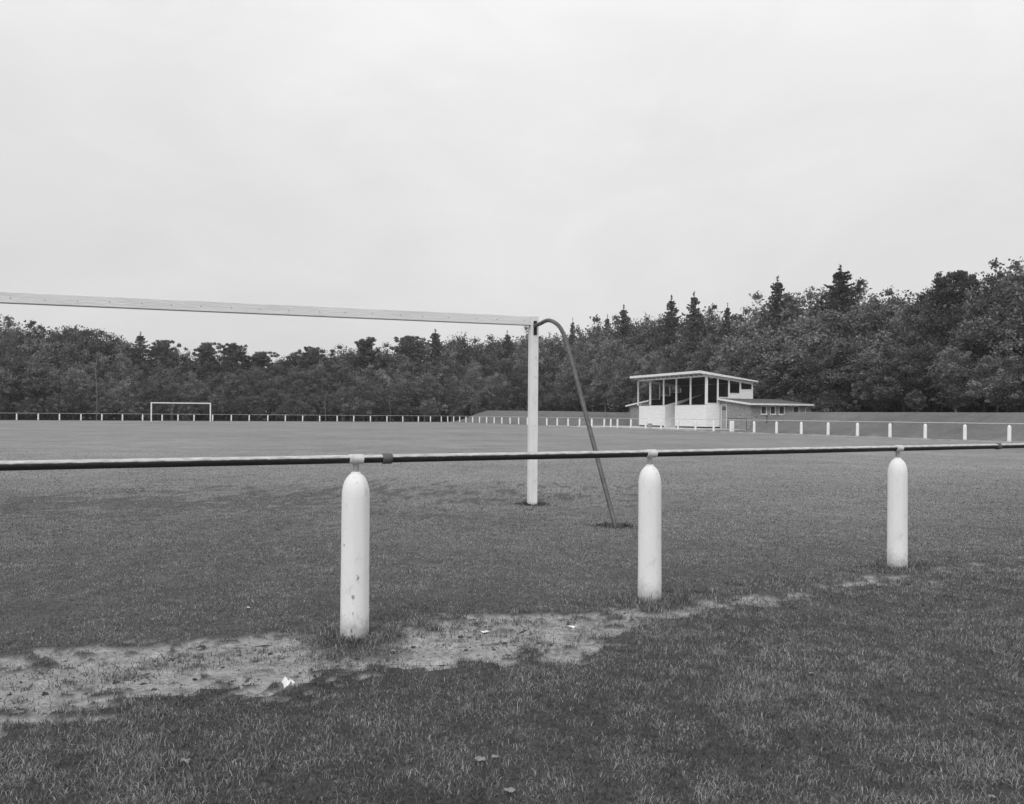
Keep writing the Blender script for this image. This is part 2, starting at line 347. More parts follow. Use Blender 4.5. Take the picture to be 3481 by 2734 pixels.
def fast_mesh(name, verts, faces_idx, loop_start, mat, attrs=None, parent=None, smooth=False):
    me = bpy.data.meshes.new(name)
    me.vertices.add(len(verts)); me.vertices.foreach_set('co', verts.astype(np.float32).ravel())
    me.loops.add(len(faces_idx)); me.loops.foreach_set('vertex_index', faces_idx.astype(np.int32))
    me.polygons.add(len(loop_start)); me.polygons.foreach_set('loop_start', loop_start.astype(np.int32))
    if smooth: me.polygons.foreach_set('use_smooth', np.ones(len(loop_start), bool))
    me.update(calc_edges=True)
    for k, a in (attrs or {}).items():
        at = me.attributes.new(k, 'FLOAT', 'POINT'); at.data.foreach_set('value', a.astype(np.float32))
    me.materials.append(M[mat]); o = bpy.data.objects.new(name, me); col.objects.link(o)
    if parent: o.parent = parent
    return o

# ---------------------------------------------------------------- ground sheet
def axis(fine0, fine1, step, lo, hi, g=1.06):
    a = list(np.arange(fine0, fine1+1e-6, step)); s = step; x = a[-1]
    while x < hi: s = min(s*g, 40 if abs(x) > 170 else 1.6); x += s; a.append(x)
    s = step; x = a[0]; pre = []
    while x > lo: s = min(s*g, 40 if abs(x) > 170 else 1.6); x -= s; pre.append(x)
    return np.array(pre[::-1]+a)
gx = axis(-4.4, 5.2, .028, -900, 900); gy = axis(2.2, 8.2, .028, -300, 1500)
GX, GY = np.meshgrid(gx, gy); X = GX.ravel(); Y = GY.ravel(); Z = height(X, Y)
nx, ny = len(gx), len(gy)
i = np.arange((nx-1)*(ny-1)); r_ = i//(nx-1); c_ = i % (nx-1); a = r_*nx+c_
faces = np.stack([a, a+1, a+1+nx, a+nx], 1).ravel()
uu = (X-Pr[0])*U[0]+(Y-Pr[1])*U[1]; vv = (X-Pr[0])*V[0]+(Y-Pr[1])*V[1]
fence_n = ss((Y-5.0-.53*(X)), -.6, .5)                       # 0 on our side of the railing, 1 on the pitch
far_in = 1-ss(X*NF[0]+Y*NF[1], DF+.5, DF+1.5); side_in = 1-ss(vv, -7.4, -7.0)
zone = ss(Y, 3, 16)*.9+.1*fence_n
mound = (1-far_in*side_in)
litter = np.maximum(ss(X*NF[0]+Y*NF[1], DF+2.5, DF+6), ss(vv, 6, 12)*(Y > 30))
gr = fast_mesh('ground', np.stack([X, Y, Z], 1), faces, np.arange(0, len(faces), 4), 'ground',
               dict(bare=bare(X, Y)*(Y < 14), worn=np.maximum(goalworn(X, Y)*.95, np.maximum(np.exp(-(np.hypot((X-1.19)/1.6, Y-9.10)/.16)**2)*ss(fbm(X*9, Y*12, 3), .38, .6), np.exp(-(np.hypot((X-.29)/1.8, Y-11.25)/.16)**2)*ss(fbm(X*9, Y*12, 3), .38, .6))), zone=zone, mound=mound, litter=litter), smooth=True)
struct(gr)

# ---------------------------------------------------------------- turf: short blades, one uncountable thing
def grass():
    P = []
    bands = [(1.3, 2.1, 0, 0, 1), (2.1, 3.2, 12000, .0036, 1.0), (3.2, 4.6, 10500, .0038, 1.0), (4.6, 6.5, 8000, .0042, 1.0), (6.5, 9.5, 4800, .0055, .95), (9.5, 14, 2300, .0080, .9), (14, 22, 900, .012, .8), (22, 34, 330, .019, .7)]
    YB = np.array([2.1, 3.9, 5.5, 8, 11.7, 18, 28, 34]); DB = np.log([19000, 14500, 10500, 5600, 2500, 900, 330, 200]); WB = np.array([.0026, .0030, .0036, .0050, .0078, .012, .019, .024])
    for y0, y1, dens, wd, hs in bands:
        dens = math.exp(np.interp(y0, YB, DB))
        hw = .68*y1+1.7; n = int(dens*(y1-y0)*2*hw)
        x = rng.uniform(-hw, hw, n); y = rng.uniform(y0, y1, n); k = (np.abs(x) < .68*y+1.7) & (rng.random(n) < np.exp(np.interp(y, YB, DB))/dens); x = x[k]; y = y[k]; wd = np.interp(y, YB, WB)
        b = bare(x, y); g = goalworn(x, y)*.9; g = np.maximum(g, ss(fbm(x*3.1+40, y*3.1, 3, .6), .70, .76)*.9)
        cl = fbm(x*1.7, y*1.7, 3); fi = fbm(x*11, y*11, 2)
        keep = rng.random(len(x)) < (1-.93*b)*(1-.8*g)*(.55+.9*(fi-.2))*(1-.97*ss(y, 12, 34))
        x = x[keep]; y = y[keep]; cl = cl[keep]; fi = fi[keep]; b = b[keep]; wd = wd[keep]
        outside = 1-ss((y-5.0-.53*x), -.5, .3)
        h = (.016+.006*outside)*(.55+.9*rng.random(len(x)))*(.6+.9*cl)*1.0*(1-.3*ss(y, 8, 30))
        long = rng.random(len(x)) < .007*outside+.003; h = np.where(long, h*1.9, h)
        dN = np.min([np.hypot(x-px, y-py) for px, py in NEAR], 0)
        line = np.array([(-6, 1.87), NEAR[0], NEAR[1], NEAR[2], (9, 9.96)]); dl, _ = seg_dist(x, y, line)
        tuft = np.exp(-(dN/.22)**2)*1.5+np.exp(-(dl/.15)**2)*1.25*ss(fbm(x*2.3+9, y*2.3, 3), .42, .58)
        h = h*(1+tuft*(.5+rng.random(len(x))))
        P.append((x, y, h, wd*(.7+.6*rng.random(len(x))), cl, fi, outside, tuft, b))
    # extra tall tufts round every post foot and the goal feet
    for (px, py), nn, sc in list(zip(NEAR, (420, 360, 330), (1, 1, 1)))+[((.293, 11.3), 500, .9), ((1.177, 9.16), 400, .9)]:
        q = rng.uniform(0, 2*np.pi, nn); rr = .075+np.abs(rng.normal(0, .11, nn)); x = px+rr*np.cos(q)*1.25; y = py+rr*np.sin(q)
        h = (.035+.05*rng.random(nn))*np.exp(-(rr-.075)/.22)*sc
        P.append((x, y, h, np.full(nn, .0042 if py < 8 else .007), np.full(nn, .4 if py < 8 else .12), np.full(nn, .4 if py < 8 else .15), np.ones(nn)*.6, np.ones(nn), np.zeros(nn)))
    # scattered tufts along the railing and stranded in the bare soil
    for _ in range(260):
        if rng.random() < .62:
            tt = rng.uniform(-3.2, 5.6); px = tt; py = 5.0+.53*tt+rng.normal(.02, .12)
        else:
            k = rng.integers(1, 9); f = rng.random(); c = PATH[k]*(1-f)+PATH[k+1]*f; px, py = c+rng.normal(0, .2, 2)
        nn = int(rng.integers(10, 70)); rr = np.abs(rng.normal(0, .055, nn)); q = rng.uniform(0, 6.28, nn)
        x = px+rr*np.cos(q)*1.6; y = py+rr*np.sin(q); h = (.012+.032*rng.random(nn))
        P.append((x, y, h, np.full(nn, .0038), np.full(nn, .5), np.full(nn, .4), np.ones(nn)*.5, np.ones(nn)*.5, np.zeros(nn)))
    x, y, h, wd, cl, fi, outs, tuft, b = [np.concatenate(c) for c in zip(*P)]
    n = len(x); az = rng.uniform(0, 2*np.pi, n); lean = (rng.random(n)*1.05+.2)*(1+.8*b); face = rng.uniform(0, 2*np.pi, n)
    z = height(x, y)-.003
    lx = np.cos(az)*h*lean; ly = np.sin(az)*h*lean; wx = np.cos(face)*wd/2; wy = np.sin(face)*wd/2
    V_ = np.empty((n, 5, 3))
    V_[:, 0] = np.stack([x-wx, y-wy, z], 1); V_[:, 1] = np.stack([x+wx, y+wy, z], 1)
    V_[:, 2] = np.stack([x+wx*.8+lx*.4, y+wy*.8+ly*.4, z+h*.6], 1); V_[:, 3] = np.stack([x-wx*.8+lx*.4, y-wy*.8+ly*.4, z+h*.6], 1)
    V_[:, 4] = np.stack([x+lx, y+ly, z+h*np.maximum(1-.42*lean, .18)], 1)
    base = np.arange(n)*5
    idx = np.stack([base, base+1, base+2, base+3, base+3, base+2, base+4], 1).ravel()
    ls = (np.arange(n)[:, None]*7+np.array([0, 4])).ravel()
    sh = (.86+.6*(cl-.5)+1.0*(fi-.5)+.4*(fbm(x*.45+11, y*.45, 3)-.5))*np.exp(rng.normal(.0, .52, n))
    sh = np.where(rng.random(n) < .05, sh*1.7, sh)
    sh = sh*(1.08+.45*ss(y, 5.5, 20))
    shade = np.repeat(np.clip(sh, .12, 2.4), 5)
    o = fast_mesh('grass', V_.reshape(-1, 3), idx, ls, 'blade', dict(shade=shade))
    tag(o, 'short mown grass covering the pitch and the verge', 'grass', kind='stuff')
grass()

# ---------------------------------------------------------------- railings
POST_PROF = [(.082, -.15), (.081, 0), (.079, .3), (.0775, .78), (.0765, .81), (.0715, .84), (.063, .868), (.051, .889), (.037, .904), (.0285, .910), (.0275, .914), (.0255, .920), (.018, .921)]
pm = MB().lathe(POST_PROF, 40, .35).build('post', 'post'); postmesh = pm.data
pa = MB().lathe(POST_PROF, 40, .35).build('post', 'post_a'); postmesh_a = pa.data
st = MB().lathe([(.0185, .90), (.0165, .93), (.0165, .965), (.021, .975), (.021, .98)], 16).build('stem', 'stem'); stemmesh = st.data
lo_post = MB().lathe([(r*1.22, z) for r, z in POST_PROF if z not in (.81, .889, .914)], 12, .6).build('post', 'post'); lopost = lo_post.data
for o in (pm, pa, st, lo_post): bpy.data.objects.remove(o)
def link(name, me, parent, loc=(0, 0, 0), rot=(0, 0, 0)):
    o = bpy.data.objects.new(name, me); col.objects.link(o); o.parent = parent; o.location = loc; o.rotation_euler = rot; return o
def railing(name, pts, label, near=False, group='white post railings round the pitch', railpts=None):
    root = empty(name, (*pts[0], 0)); o0 = Vector((*pts[0], 0))
    for k, p in enumerate(pts):
        z = hz(*p) if near else 0
        me = (postmesh_a if (k == 1) else postmesh) if near else lopost
        q = link('post', me, root, Vector((p[0], p[1], z))-o0, (random.uniform(-.006, .006), random.uniform(-.006, .006), (0 if near and k == 1 else random.uniform(0, .7))))
        link('stem', stemmesh, q)
    return root, o0
npts = [(-2.95, 3.45)]+NEAR+[(5.6, 8.07)]
root, o0 = railing('pitch_railing', npts, '', near=True)
tag(root, 'near railing of grey pipe on three thick white posts crossing the foreground', 'railing', 'white post railings round the pitch')
for a_, b_ in zip(npts[:-1], npts[1:]):
    pass
def railseg(root, o0, p, q, z0, z1, mat, r, name='rail', n=24):
    a = Vector((*p, z0)); b = Vector((*q, z1)); L = (b-a).length
    o = MB().tube([(0, 0, 0), (L*.5, 0, 0), (L, 0, 0)], r, n).build(name, mat, root)
    o.location = a-o0; d = b-a; o.rotation_euler = (0, -math.asin(d.z/L), math.atan2(d.y, d.x)); return o
ln = [(-4.9, 2.43)]+npts+[(7.9, 9.37)]
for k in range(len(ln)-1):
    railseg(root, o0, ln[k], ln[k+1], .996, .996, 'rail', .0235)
for k, p in enumerate(npts):
    q = ln[k+2]; d = (Vector((*q, 0))-Vector((*p, 0))).normalized()
    s = MB().tube([tuple(-d*.040), tuple(d*.040)], .0275, 28).build('sleeve', 'sleeve', root); s.location = Vector((*p, .996))-o0
def coupling(p, q, px):
    a = Vector((*p, 0)); b = Vector((*q, 0)); r = (px-1740)/F
    t_ = (r*a.y-a.x)/((b.x-a.x)-r*(b.y-a.y)); c = a+(b-a)*t_; d = (b-a).normalized()
    s = MB().tube([tuple(d*x) for x in (-.029, -.027, -.024, .024, .027, .029)], [.0245, .029, .0305, .0305, .029, .0245], 28).build('coupling', 'galv', root)
    # keep the rail paint's upper and lower tones on the collar as well
    s.location = Vector((c.x, c.y, .996))-o0
coupling(NEAR[0], NEAR[1], 1316); coupling(NEAR[2], npts[4], 3392)

FX = [56.3, 129.7, 202, 275, 346, 416, 484.5, 551, 604.8, 659.5, 722.5, 786, 847, 910, 969.7, 1028.6, 1086.5, 1146, 1202.4, 1259, 1315, 1369, 1422, 1463]
SX = [1500, 1521.7, 1542, 1562.5, 1583.8, 1606.6, 1629.8, 1654, 1679.7, 1706, 1734, 1763, 1792.6, 1825, 1858.6, 1894, 1931, 1970, 2011.5, 2054, 2076, 2099, 2144.6, 2195]
S2 = [2247, 2304.6, 2364, 2426, 2484, 2563.5, 2639.7, 2724, 2815, 2914.7, 3025.4, 3145, 3280, 3430.7, 3600, 3792]
fpts = [tuple(far_pt(x)) for x in [-245, -168, -93, -18]+FX]+[(far_pt(1500)*.5+side_pt(1500)*.5)]+[tuple(side_pt(x)) for x in SX[1:]]
fpts = [tuple(p) for p in fpts]
def long_railing(pts, label):
    root, o0 = railing('pitch_railing', pts, label); tag(root, label, 'railing', 'white post railings round the pitch')
    MB().tube([Vector((*p, .996))-o0 for p in pts], .019, 8).build('rail', 'rail_far', root)
    return root
long_railing(fpts, 'far railing of small white posts running behind the distant goal to the grandstand')
s2 = [tuple(side_pt(x)) for x in S2]
r2 = long_railing(s2, 'side railing from the grandstand front to the right edge below the grass bank')
g2 = side_pt(2491.7, .9); o = link('post', lopost, r2, Vector((*g2, 0))-Vector((*s2[0], 0)))

# ---------------------------------------------------------------- goals
a = R(17.5); Gd = Vector((-math.cos(a), -math.sin(a), 0)); 
def goal(name, loc, rz, label, W=7.32, T=.115, H0=2.505, H1=2.635, near=True):
    root = empty(name, loc, rz)          # local x runs along the goal line, y towards the pitch
    for x in (0, -W-T):
        p = MB().box(x-T/2, x+T/2, -T/2, T/2, -.3, H1).build('goal_post', 'goal_white', root, .006)
        if near and x == 0:
            for z in (2.28, 2.05, 1.78, 1.42, 1.10, .72, .33):
                s_ = MB().tube([(0, 0, 0), (0, -.012, .002), (.010, -.018, .003), (.016, -.012, .003)], .0022, 6).build('net_hook', 'stem', p); s_.location = (.01, -T/2, z)
    cb = MB().box(-W-T/2, -T/2-.001, -T/2+.002, T/2-.002, H0, H1-.004).build('crossbar', 'bar_white', root, .006)
    if near:
        for k in range(20):
            s_ = MB().lathe([(.007, 0), (.006, .004), (.002, .005)], 8).build('net_hook', 'stem', cb)
            s_.rotation_euler = (R(90), 0, 0); s_.location = (-.18-k*.347+random.uniform(-.03, .03), -T/2+.002, H0+.058+random.uniform(-.004, .004))
    return root
near_goal = goal('football_goal', (.293, 11.36, 0), a, '')
tag(near_goal, 'near white timber goal with square crossbar leaving the left of the frame', 'goal')
MB().box(-.020, .028, -.0575-.011, -.0575, 2.37, 2.566).build('bracket', 'black', near_goal, .002)
for z in (2.54, 2.40): MB().lathe([(.008, 0), (.008, .006), (.004, .008)], 8).build('bolt', 'black', near_goal).location = (.004, -.0685, z); 
for o in [c for c in near_goal.children if c.name.startswith('bolt')]: o.rotation_euler = (R(90), 0, 0)
sp = [(0, 2.50), (.05, 2.505), (.1, 2.515), (.15, 2.528), (.2, 2.525), (.25, 2.50), (.3, 2.46), (.35, 2.40), (.4, 2.30), (.45, 2.14), (.5, 1.96), (.6, 1.57), (.7, 1.18), (.8, .79), (.9, .40), (1.0, .01), (1.04, -.15)]
def cr_(pts, n=6):
    o_ = []
    for i in range(len(pts)-1):
        p0 = pts[max(i-1, 0)]; p1 = pts[i]; p2 = pts[i+1]; p3 = pts[min(i+2, len(pts)-1)]
        for k in range(n):
            t_ = k/n; o_.append(tuple(.5*((2*b)+(-a+c)*t_+(2*a-5*b+4*c-d)*t_*t_+(-a+3*b-3*c+d)*t_**3) for a, b, c, d in zip(p0, p1, p2, p3)))
    return o_+[pts[-1]]
wp = [Vector((.293+.019+.865*s, 11.36-.06-2.14*s, z)) for s, z in sp]
inv = Matrix.Rotation(-a, 4, 'Z') @ Matrix.Translation(Vector((-.293, -11.36, 0)))
MB().tube(cr_([tuple(inv @ p) for p in wp]), .027, 20).build('back_stay', 'galv', near_goal)
# stay on the other, unseen post
q = [inv @ p for p in wp]; MB().tube(cr_([(-7.435-p.x, p.y, p.z) for p in q]), .027, 12).build('back_stay', 'galv', near_goal)
fg = ray(714.6); DG = 119.8; pR = fg*(DG/NF.dot(fg))
far_goal = goal('football_goal', (pR[0], pR[1], 0), math.atan2(E[1], E[0]), '', W=7.36, T=.16, H0=2.46, H1=2.62, near=False)
tag(far_goal, 'small distant white goal standing in front of the far railing', 'goal')

# ---------------------------------------------------------------- paving and kerb
def uvp(u, v, z=0): p = Pr+U*u+V*v; return (p[0], p[1], z)
ang = math.atan2(U[1], U[0])
pav = empty('x', (0, 0, 0)); bpy.data.objects.remove(pav)
o = MB().box(-15.5, 4.2, -6.3, 1.5, -.1, .10).build('path', 'concrete'); o.location = (*Pr, 0); o.rotation_euler = (0, 0, ang); struct(o)
o = MB().box(-21.5, -13.0, -7.35, -6.3, -.1, .05).build('path', 'concrete'); o.location = (*Pr, 0); o.rotation_euler = (0, 0, ang); struct(o)
o = MB().box(-10.6, -8.2, -8.6, -6.3, -.1, .045).build('path', 'concrete'); o.location = (*Pr, 0); o.rotation_euler = (0, 0, ang+.0); struct(o)
o = MB().box(-3, 75, -7.52, -7.30, -.1, .085).build('kerb', 'kerb'); o.location = (*Pr, 0); o.rotation_euler = (0, 0, ang); struct(o)

# ---------------------------------------------------------------- grandstand with changing rooms
gs = empty('grandstand', (*Pr, 0), ang)
tag(gs, 'white boarded grandstand with lean-to roof above low brick changing rooms', 'grandstand')
def bx(name, mat, *boxes, bevel=0, parent=gs):
    m_ = MB()
    for b_ in boxes: m_.box(*b_)
    return m_.build(name, mat, parent, bevel)
UL, UR = -12.6, 0.0; ZF = 2.36
rt = lambda v: 5.48-.125*v            # top of main roof
bx('front_panel', 'board', (UL, -7.6, 0, .1, .24, ZF)); bx('front_panel', 'board', (-5.43, UR, 0, .1, .24, ZF))
bx('plinth', 'dark2', (UL+.1, -7.7, .08, .3, .05, .24), (-5.35, UR-.06, .08, .3, .05, .24), (-.3, -.06, .3, 1.57, .05, .24))
bx('sill', 'stem', (UL, -7.58, -.02, .12, ZF, ZF+.035), (-5.45, .0, -.02, .12, ZF, ZF+.035))
fx = [2168.5, 2210, 2255, 2298, 2346.4, 2400]
def ufor(x, v):
    r = (x-1740)/F; A = Pr+V*v; return (r*A[1]-A[0])/(U[0]-r*U[1])
for x in fx[:-1]:
    uu_ = ufor(x, .05); bx('front_post', 'white', (uu_-.07, uu_+.07, .0, .12, ZF+.035, 5.08))
bx('front_post', 'white', (-.2, .03, -.02, .16, ZF+.035, 5.1))
bx('front_beam', 'white', (UL-.05, .03, -.03, .11, 5.08, 5.24))
# side walls: stepping sills following the terracing
vp = [.0, 1.34, 2.64, 3.97, 5.40]; sl_ = [2.5, 3.1, 3.5, 3.9]
for side, u0, u1 in (('r', -.09, 0.0), ('l', UL, UL+.09)):
    for k in range(4):
        lo = .24 if k == 0 else (1.2 if side == 'r' else 1.2)
        v0 = vp[k] if k else .1
        bx('side_panel', 'board', (u0, u1, v0, vp[k+1]+.002*k, lo, sl_[k]))
        bx('sill', 'white', (u0-.02, u1+.03, v0+.06, vp[k+1]-.06, sl_[k], sl_[k]+.05))
    bx('side_panel', 'board', (u0, u1, 1.343, 1.565, .24, 1.198))
    for k in range(1, 5):
        v = vp[k]; bx('side_post', 'white', (u0+.0, u1+.02, v-.06, v+.07, (sl_[k-1] if k < 4 else 2.9), rt(v)-.36))
    # head board below the roof
    m_ = MB(); m_.hexa([(u0, .1, 5.07), (u1+.02, .1, 5.07), (u1+.02, 5.48, 4.41), (u0, 5.48, 4.41)], [(u0, .1, rt(.1)-.13), (u1+.02, .1, rt(.1)-.13), (u1+.02, 5.48, rt(5.48)-.13), (u0, 5.48, rt(5.48)-.13)])
    m_.build('head_board', 'white', gs)
bx('back_wall', 'dark', (UL+.09, UR-.09, 5.38, 5.5, .1, rt(5.5)-.14))
# roof
def slab(name, mat, u0, u1, v0, v1, zf, th):
    m_ = MB(); m_.hexa([(u0, v0, zf(v0)-th), (u1, v0, zf(v0)-th), (u1, v1, zf(v1)-th), (u0, v1, zf(v1)-th)], [(u0, v0, zf(v0)), (u1, v0, zf(v0)), (u1, v1, zf(v1)), (u0, v1, zf(v1))]); return m_.build(name, mat, gs)
RL, RR = -12.95, .42
slab('roof', 'rooffelt', RL, RR, -.95, 5.7, rt, .06)
slab('ceiling', 'dark', UL+.1, UR-.1, .15, 5.37, lambda v: rt(v)-.062, .05)
bx('front_fascia', 'white', (RL-.02, RR+.02, -1.0, -.953, rt(-1)-.215, rt(-1)+.02))
for u0 in (RL-.02, RR-.02):
    m_ = MB(); zz = lambda v: rt(v)+.015
    m_.hexa([(u0, -.95, zz(-.95)-.26), (u0+.045, -.95, zz(-.95)-.26), (u0+.045, 5.7, zz(5.7)-.12), (u0, 5.7, zz(5.7)-.12)], [(u0, -.95, zz(-.95)), (u0+.045, -.95, zz(-.95)), (u0+.045, 5.7, zz(5.7)), (u0, 5.7, zz(5.7))]); m_.build('barge_board', 'white', gs)
# white soffit board between the head board and the barge on the camera side
slab('soffit', 'white', UR+.021, RR-.021, -.95, 5.9, lambda v: rt(v)-.062, .03)
for k in range(15):
    u_ = -12.5+k*.87
    m_ = MB(); m_.hexa([(u_-.035, -.94, rt(-.94)-.13), (u_+.035, -.94, rt(-.94)-.13), (u_+.035, .1, rt(.1)-.24), (u_-.035, .1, rt(.1)-.24)],
                      [(u_-.035, -.94, rt(-.94)-.062), (u_+.035, -.94, rt(-.94)-.062), (u_+.035, .1, rt(.1)-.062), (u_-.035, .1, rt(.1)-.062)]); m_.build('rafter', 'white', gs)
MB().lathe([(.16, 5.0), (.16, 5.34), (.22, 5.36), (.12, 5.45), (.02, 5.47)], 14, cx=-1.9, cy=1.9).build('roof_vent', 'white', gs)
# terracing and benches
for k in range(6):
    v0 = .9+k*.75; z1 = 1.75+k*.27
    for (a0, a1) in ((UL+.1, -7.62), (-5.35, -.1)):
        bx('terrace_step', 'dark', (a0, a1, v0, v0+.752, .3, z1)); bx('bench', 'seat', (a0+.2, a1-.2, v0+.3, v0+.62, z1+.36, z1+.41))
        bx('bench_support', 'dark2', *[(a0+.5+j*1.2, a0+.56+j*1.2, v0+.42, v0+.52, z1+.0015, z1+.3595) for j in range(int((a1-a0-.6)//1.2)+1)])
def wedge(name, mat, u0, u1, v0, v1, zb, z0, z1):
    return MB().hexa([(u0, v0, zb), (u1, v0, zb), (u1, v1, zb), (u0, v1, zb)], [(u0, v0, z0), (u1, v0, z0), (u1, v1, z1), (u0, v1, z1)]).build(name, mat, gs)
wedge('stair_wall', 'white', -7.64, -7.46, .101, 4.62, .1, 2.36, 3.58)
wedge('stair_wall', 'dark', -5.43, -5.35, .101, 4.3, .1, 2.36, 3.85)  # dark colour carries the shade on this wall's side, unlike its white pair
for u0, u1 in ((UL+.092, UL+.11), (UR-.11, UR-.092)):
    bx('side_shade_lining', 'dark', *[(u0, u1, (vp[k] if k else .12)+.002, vp[k+1], 1.0, sl_[k]-.01) for k in range(4)])  # dark sheets added inside the side panels; interior shade put into their colour
for k in range(12): bx('stair_step', 'stair', (-7.49, -5.44, .5+k*.34, .5+(k+1)*.34+.001, .1, .3+k*.2))
for u_ in (-9.5, -8.6, -4.2): bx('back_panel', 'curtain', (u_, u_+.55, 5.3, 5.36, 3.4, 4.5))
# ---- changing rooms
UC = -6.3; zr = lambda u: 3.02-.1063*max(0, u, UL-u)
def wall_front(u0, u1, cuts=()):
    m_ = MB(); m_.hexa([(u0, 1.57, 0), (u1, 1.57, 0), (u1, 1.72, 0), (u0, 1.72, 0)], [(u0, 1.57, zr(u0)-.13), (u1, 1.57, zr(u1)-.13), (u1, 1.72, zr(u1)-.13), (u0, 1.72, zr(u0)-.13)]); return m_.build('brick_wall', 'brick', gs)
wall_front(-17.3, UL-.002); wall_front(1.12, 4.7)
bx('brick_wall', 'brick', (.002, .16, 1.57, 1.72, 0, 2.85), (.16, 1.12, 1.57, 1.72, 2.42, 2.80))
wins = [(2.68, 3.36), (3.73, 4.38), (4.73, 5.42), (6.35, 7.1)]
bs = []; v_ = 1.721
for (w0, w1) in wins: bs.append((4.55, 4.7, v_, w0, 0, 2.4)); bs.append((4.55, 4.7, w0, w1, 0, 1.48)); bs.append((4.55, 4.7, w0, w1, 2.26, 2.4)); v_ = w1
bs.append((4.55, 4.7, v_, 8.5, 0, 2.4)); bx('brick_wall', 'brick', *bs)
bx('brick_wall', 'brick', (-17.3, -17.15, 1.721, 8.65, 0, 2.4)); bx('brick_wall', 'brick', (-17.149, 4.549, 8.35, 8.5, 0, 2.4))
for (w0, w1) in wins:
    f = bx('window', 'white', (4.60, 4.72, w0, w0+.06, 1.48, 2.26), (4.60, 4.72, w1-.06, w1, 1.48, 2.26), (4.60, 4.72, w0+.06, w1-.06, 2.2, 2.26), (4.60, 4.72, w0+.06, w1-.06, 1.48, 1.54))
    p = bx('pane', 'glass', (4.63, 4.64, w0+.06, w1-.06, 1.54, 2.2), parent=f); bx('sill', 'white', (4.701, 4.78, w0-.05, w1+.05, 1.42, 1.478), parent=f)
    bx('curtain', 'stair', (4.56, 4.58, w1-.26, w1-.06, 1.54, 2.2), parent=f)
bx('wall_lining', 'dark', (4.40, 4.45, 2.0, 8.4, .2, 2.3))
dr = bx('door', 'door', (.22, 1.04, 1.62, 1.66, .1, 2.34))
bx('door_frame', 'white', (.162, .22, 1.55, 1.70, .1, 2.40), (1.04, 1.115, 1.55, 1.70, .1, 2.40), (.22, 1.04, 1.55, 1.70, 2.34, 2.40), parent=dr)
bx('door_light', 'glass', (.34, .92, 1.605, 1.619, 1.85, 2.2), parent=dr)
bx('handle', 'black', (.92, .98, 1.56, 1.619, 1.12, 1.16), parent=dr)
def rslab(u0, u1, v0, v1, th=.1, name='lower_roof', mat='rooffelt', dz=0):
    m_ = MB(); Z_ = lambda u: zr(u)+dz
    m_.hexa([(u0, v0, Z_(u0)-th), (u1, v0, Z_(u1)-th), (u1, v1, Z_(u1)-th), (u0, v1, Z_(u0)-th)], [(u0, v0, Z_(u0)), (u1, v0, Z_(u1)), (u1, v1, Z_(u1)), (u0, v1, Z_(u0))]); return m_.build(name, mat, gs)
rslab(.022, 5.15, 1.25, 8.45); rslab(-17.75, UL-.022, 1.25, 8.8); rslab(UC, .02, 5.52, 8.8); rslab(UL-.02, UC-.001, 5.52, 8.8)
rslab(.03, 5.2, 1.2, 1.248, .17, 'verge_board', 'white', .01); rslab(-17.8, UL-.03, 1.2, 1.248, .17, 'verge_board', 'white', .01)
bx('eaves_board', 'white', (5.152, 5.2, 1.249, 8.45, zr(5.2)-.15, zr(5.2)+.015)); bx('eaves_board', 'white', (-17.8, -17.752, 1.249, 8.8, zr(-17.8)-.15, zr(-17.8)+.015))
MB().tube([(5.05, 7.95, 2.38), (4.95, 7.93, 2.25), (4.76, 7.8, 2.1), (4.76, 7.8, .1)], .035, 10).build('downpipe', 'white', gs)
for v_ in (3.4, 6.0): MB().lathe([(.02, 2.3), (.09, 2.2), (.1, 2.26), (.03, 2.33)], 10, cx=4.86, cy=v_).build('wall_lamp', 'white', gs)
# handrail by the door
hr = empty('handrail', uvp(2.9, .3, .02), ang); tag(hr, 'thin dark handrail beside the changing room door', 'handrail')
MB().tube([(0, 0, 1.07), (2.9, 0, 1.02)], .03, 10).build('top_rail', 'black', hr)
for x_ in (.1, 2.85): MB().tube([(x_, 0, .0), (x_, 0, 1.05)], .024, 10).build('leg', 'black', hr)
# tub before the stand
tu = side_pt(2208.6, 2.0); tb = empty('tub', (tu[0], tu[1], .1)); tag(tb, 'pale round tub standing before the white grandstand front', 'tub')
MB().lathe([(.17, 0), (.215, .40), (.225, .41), (.225, .43), (.195, .43), (.16, .05)], 20).build('body', 'tub', tb)
MB().tube([(.22, 0, .38), (.235, 0, .30), (.22, 0, .24)], .012, 6).build('handle', 'stem', tb)
for k, (x, off, h_, lb) in enumerate([(2606.5, 3.0, .55, 'short dark stake with a knob standing low on the bank before the brick wing'), (2652, 8.6, .6, 'short dark stake on the bank in front of the third window')]):
    p = side_pt(x, off); z = hz(*p); st_ = empty('stake', (p[0], p[1], z)); tag(st_, lb, 'stake')
    MB().lathe([(.03, -.2), (.028, h_-.1), (.02, h_-.08)], 8).build('shaft', 'black', st_); MB().lathe([(.02, h_-.08), (.065, h_-.05), (.07, h_), (.03, h_+.05)], 10).build('knob', 'black', st_)

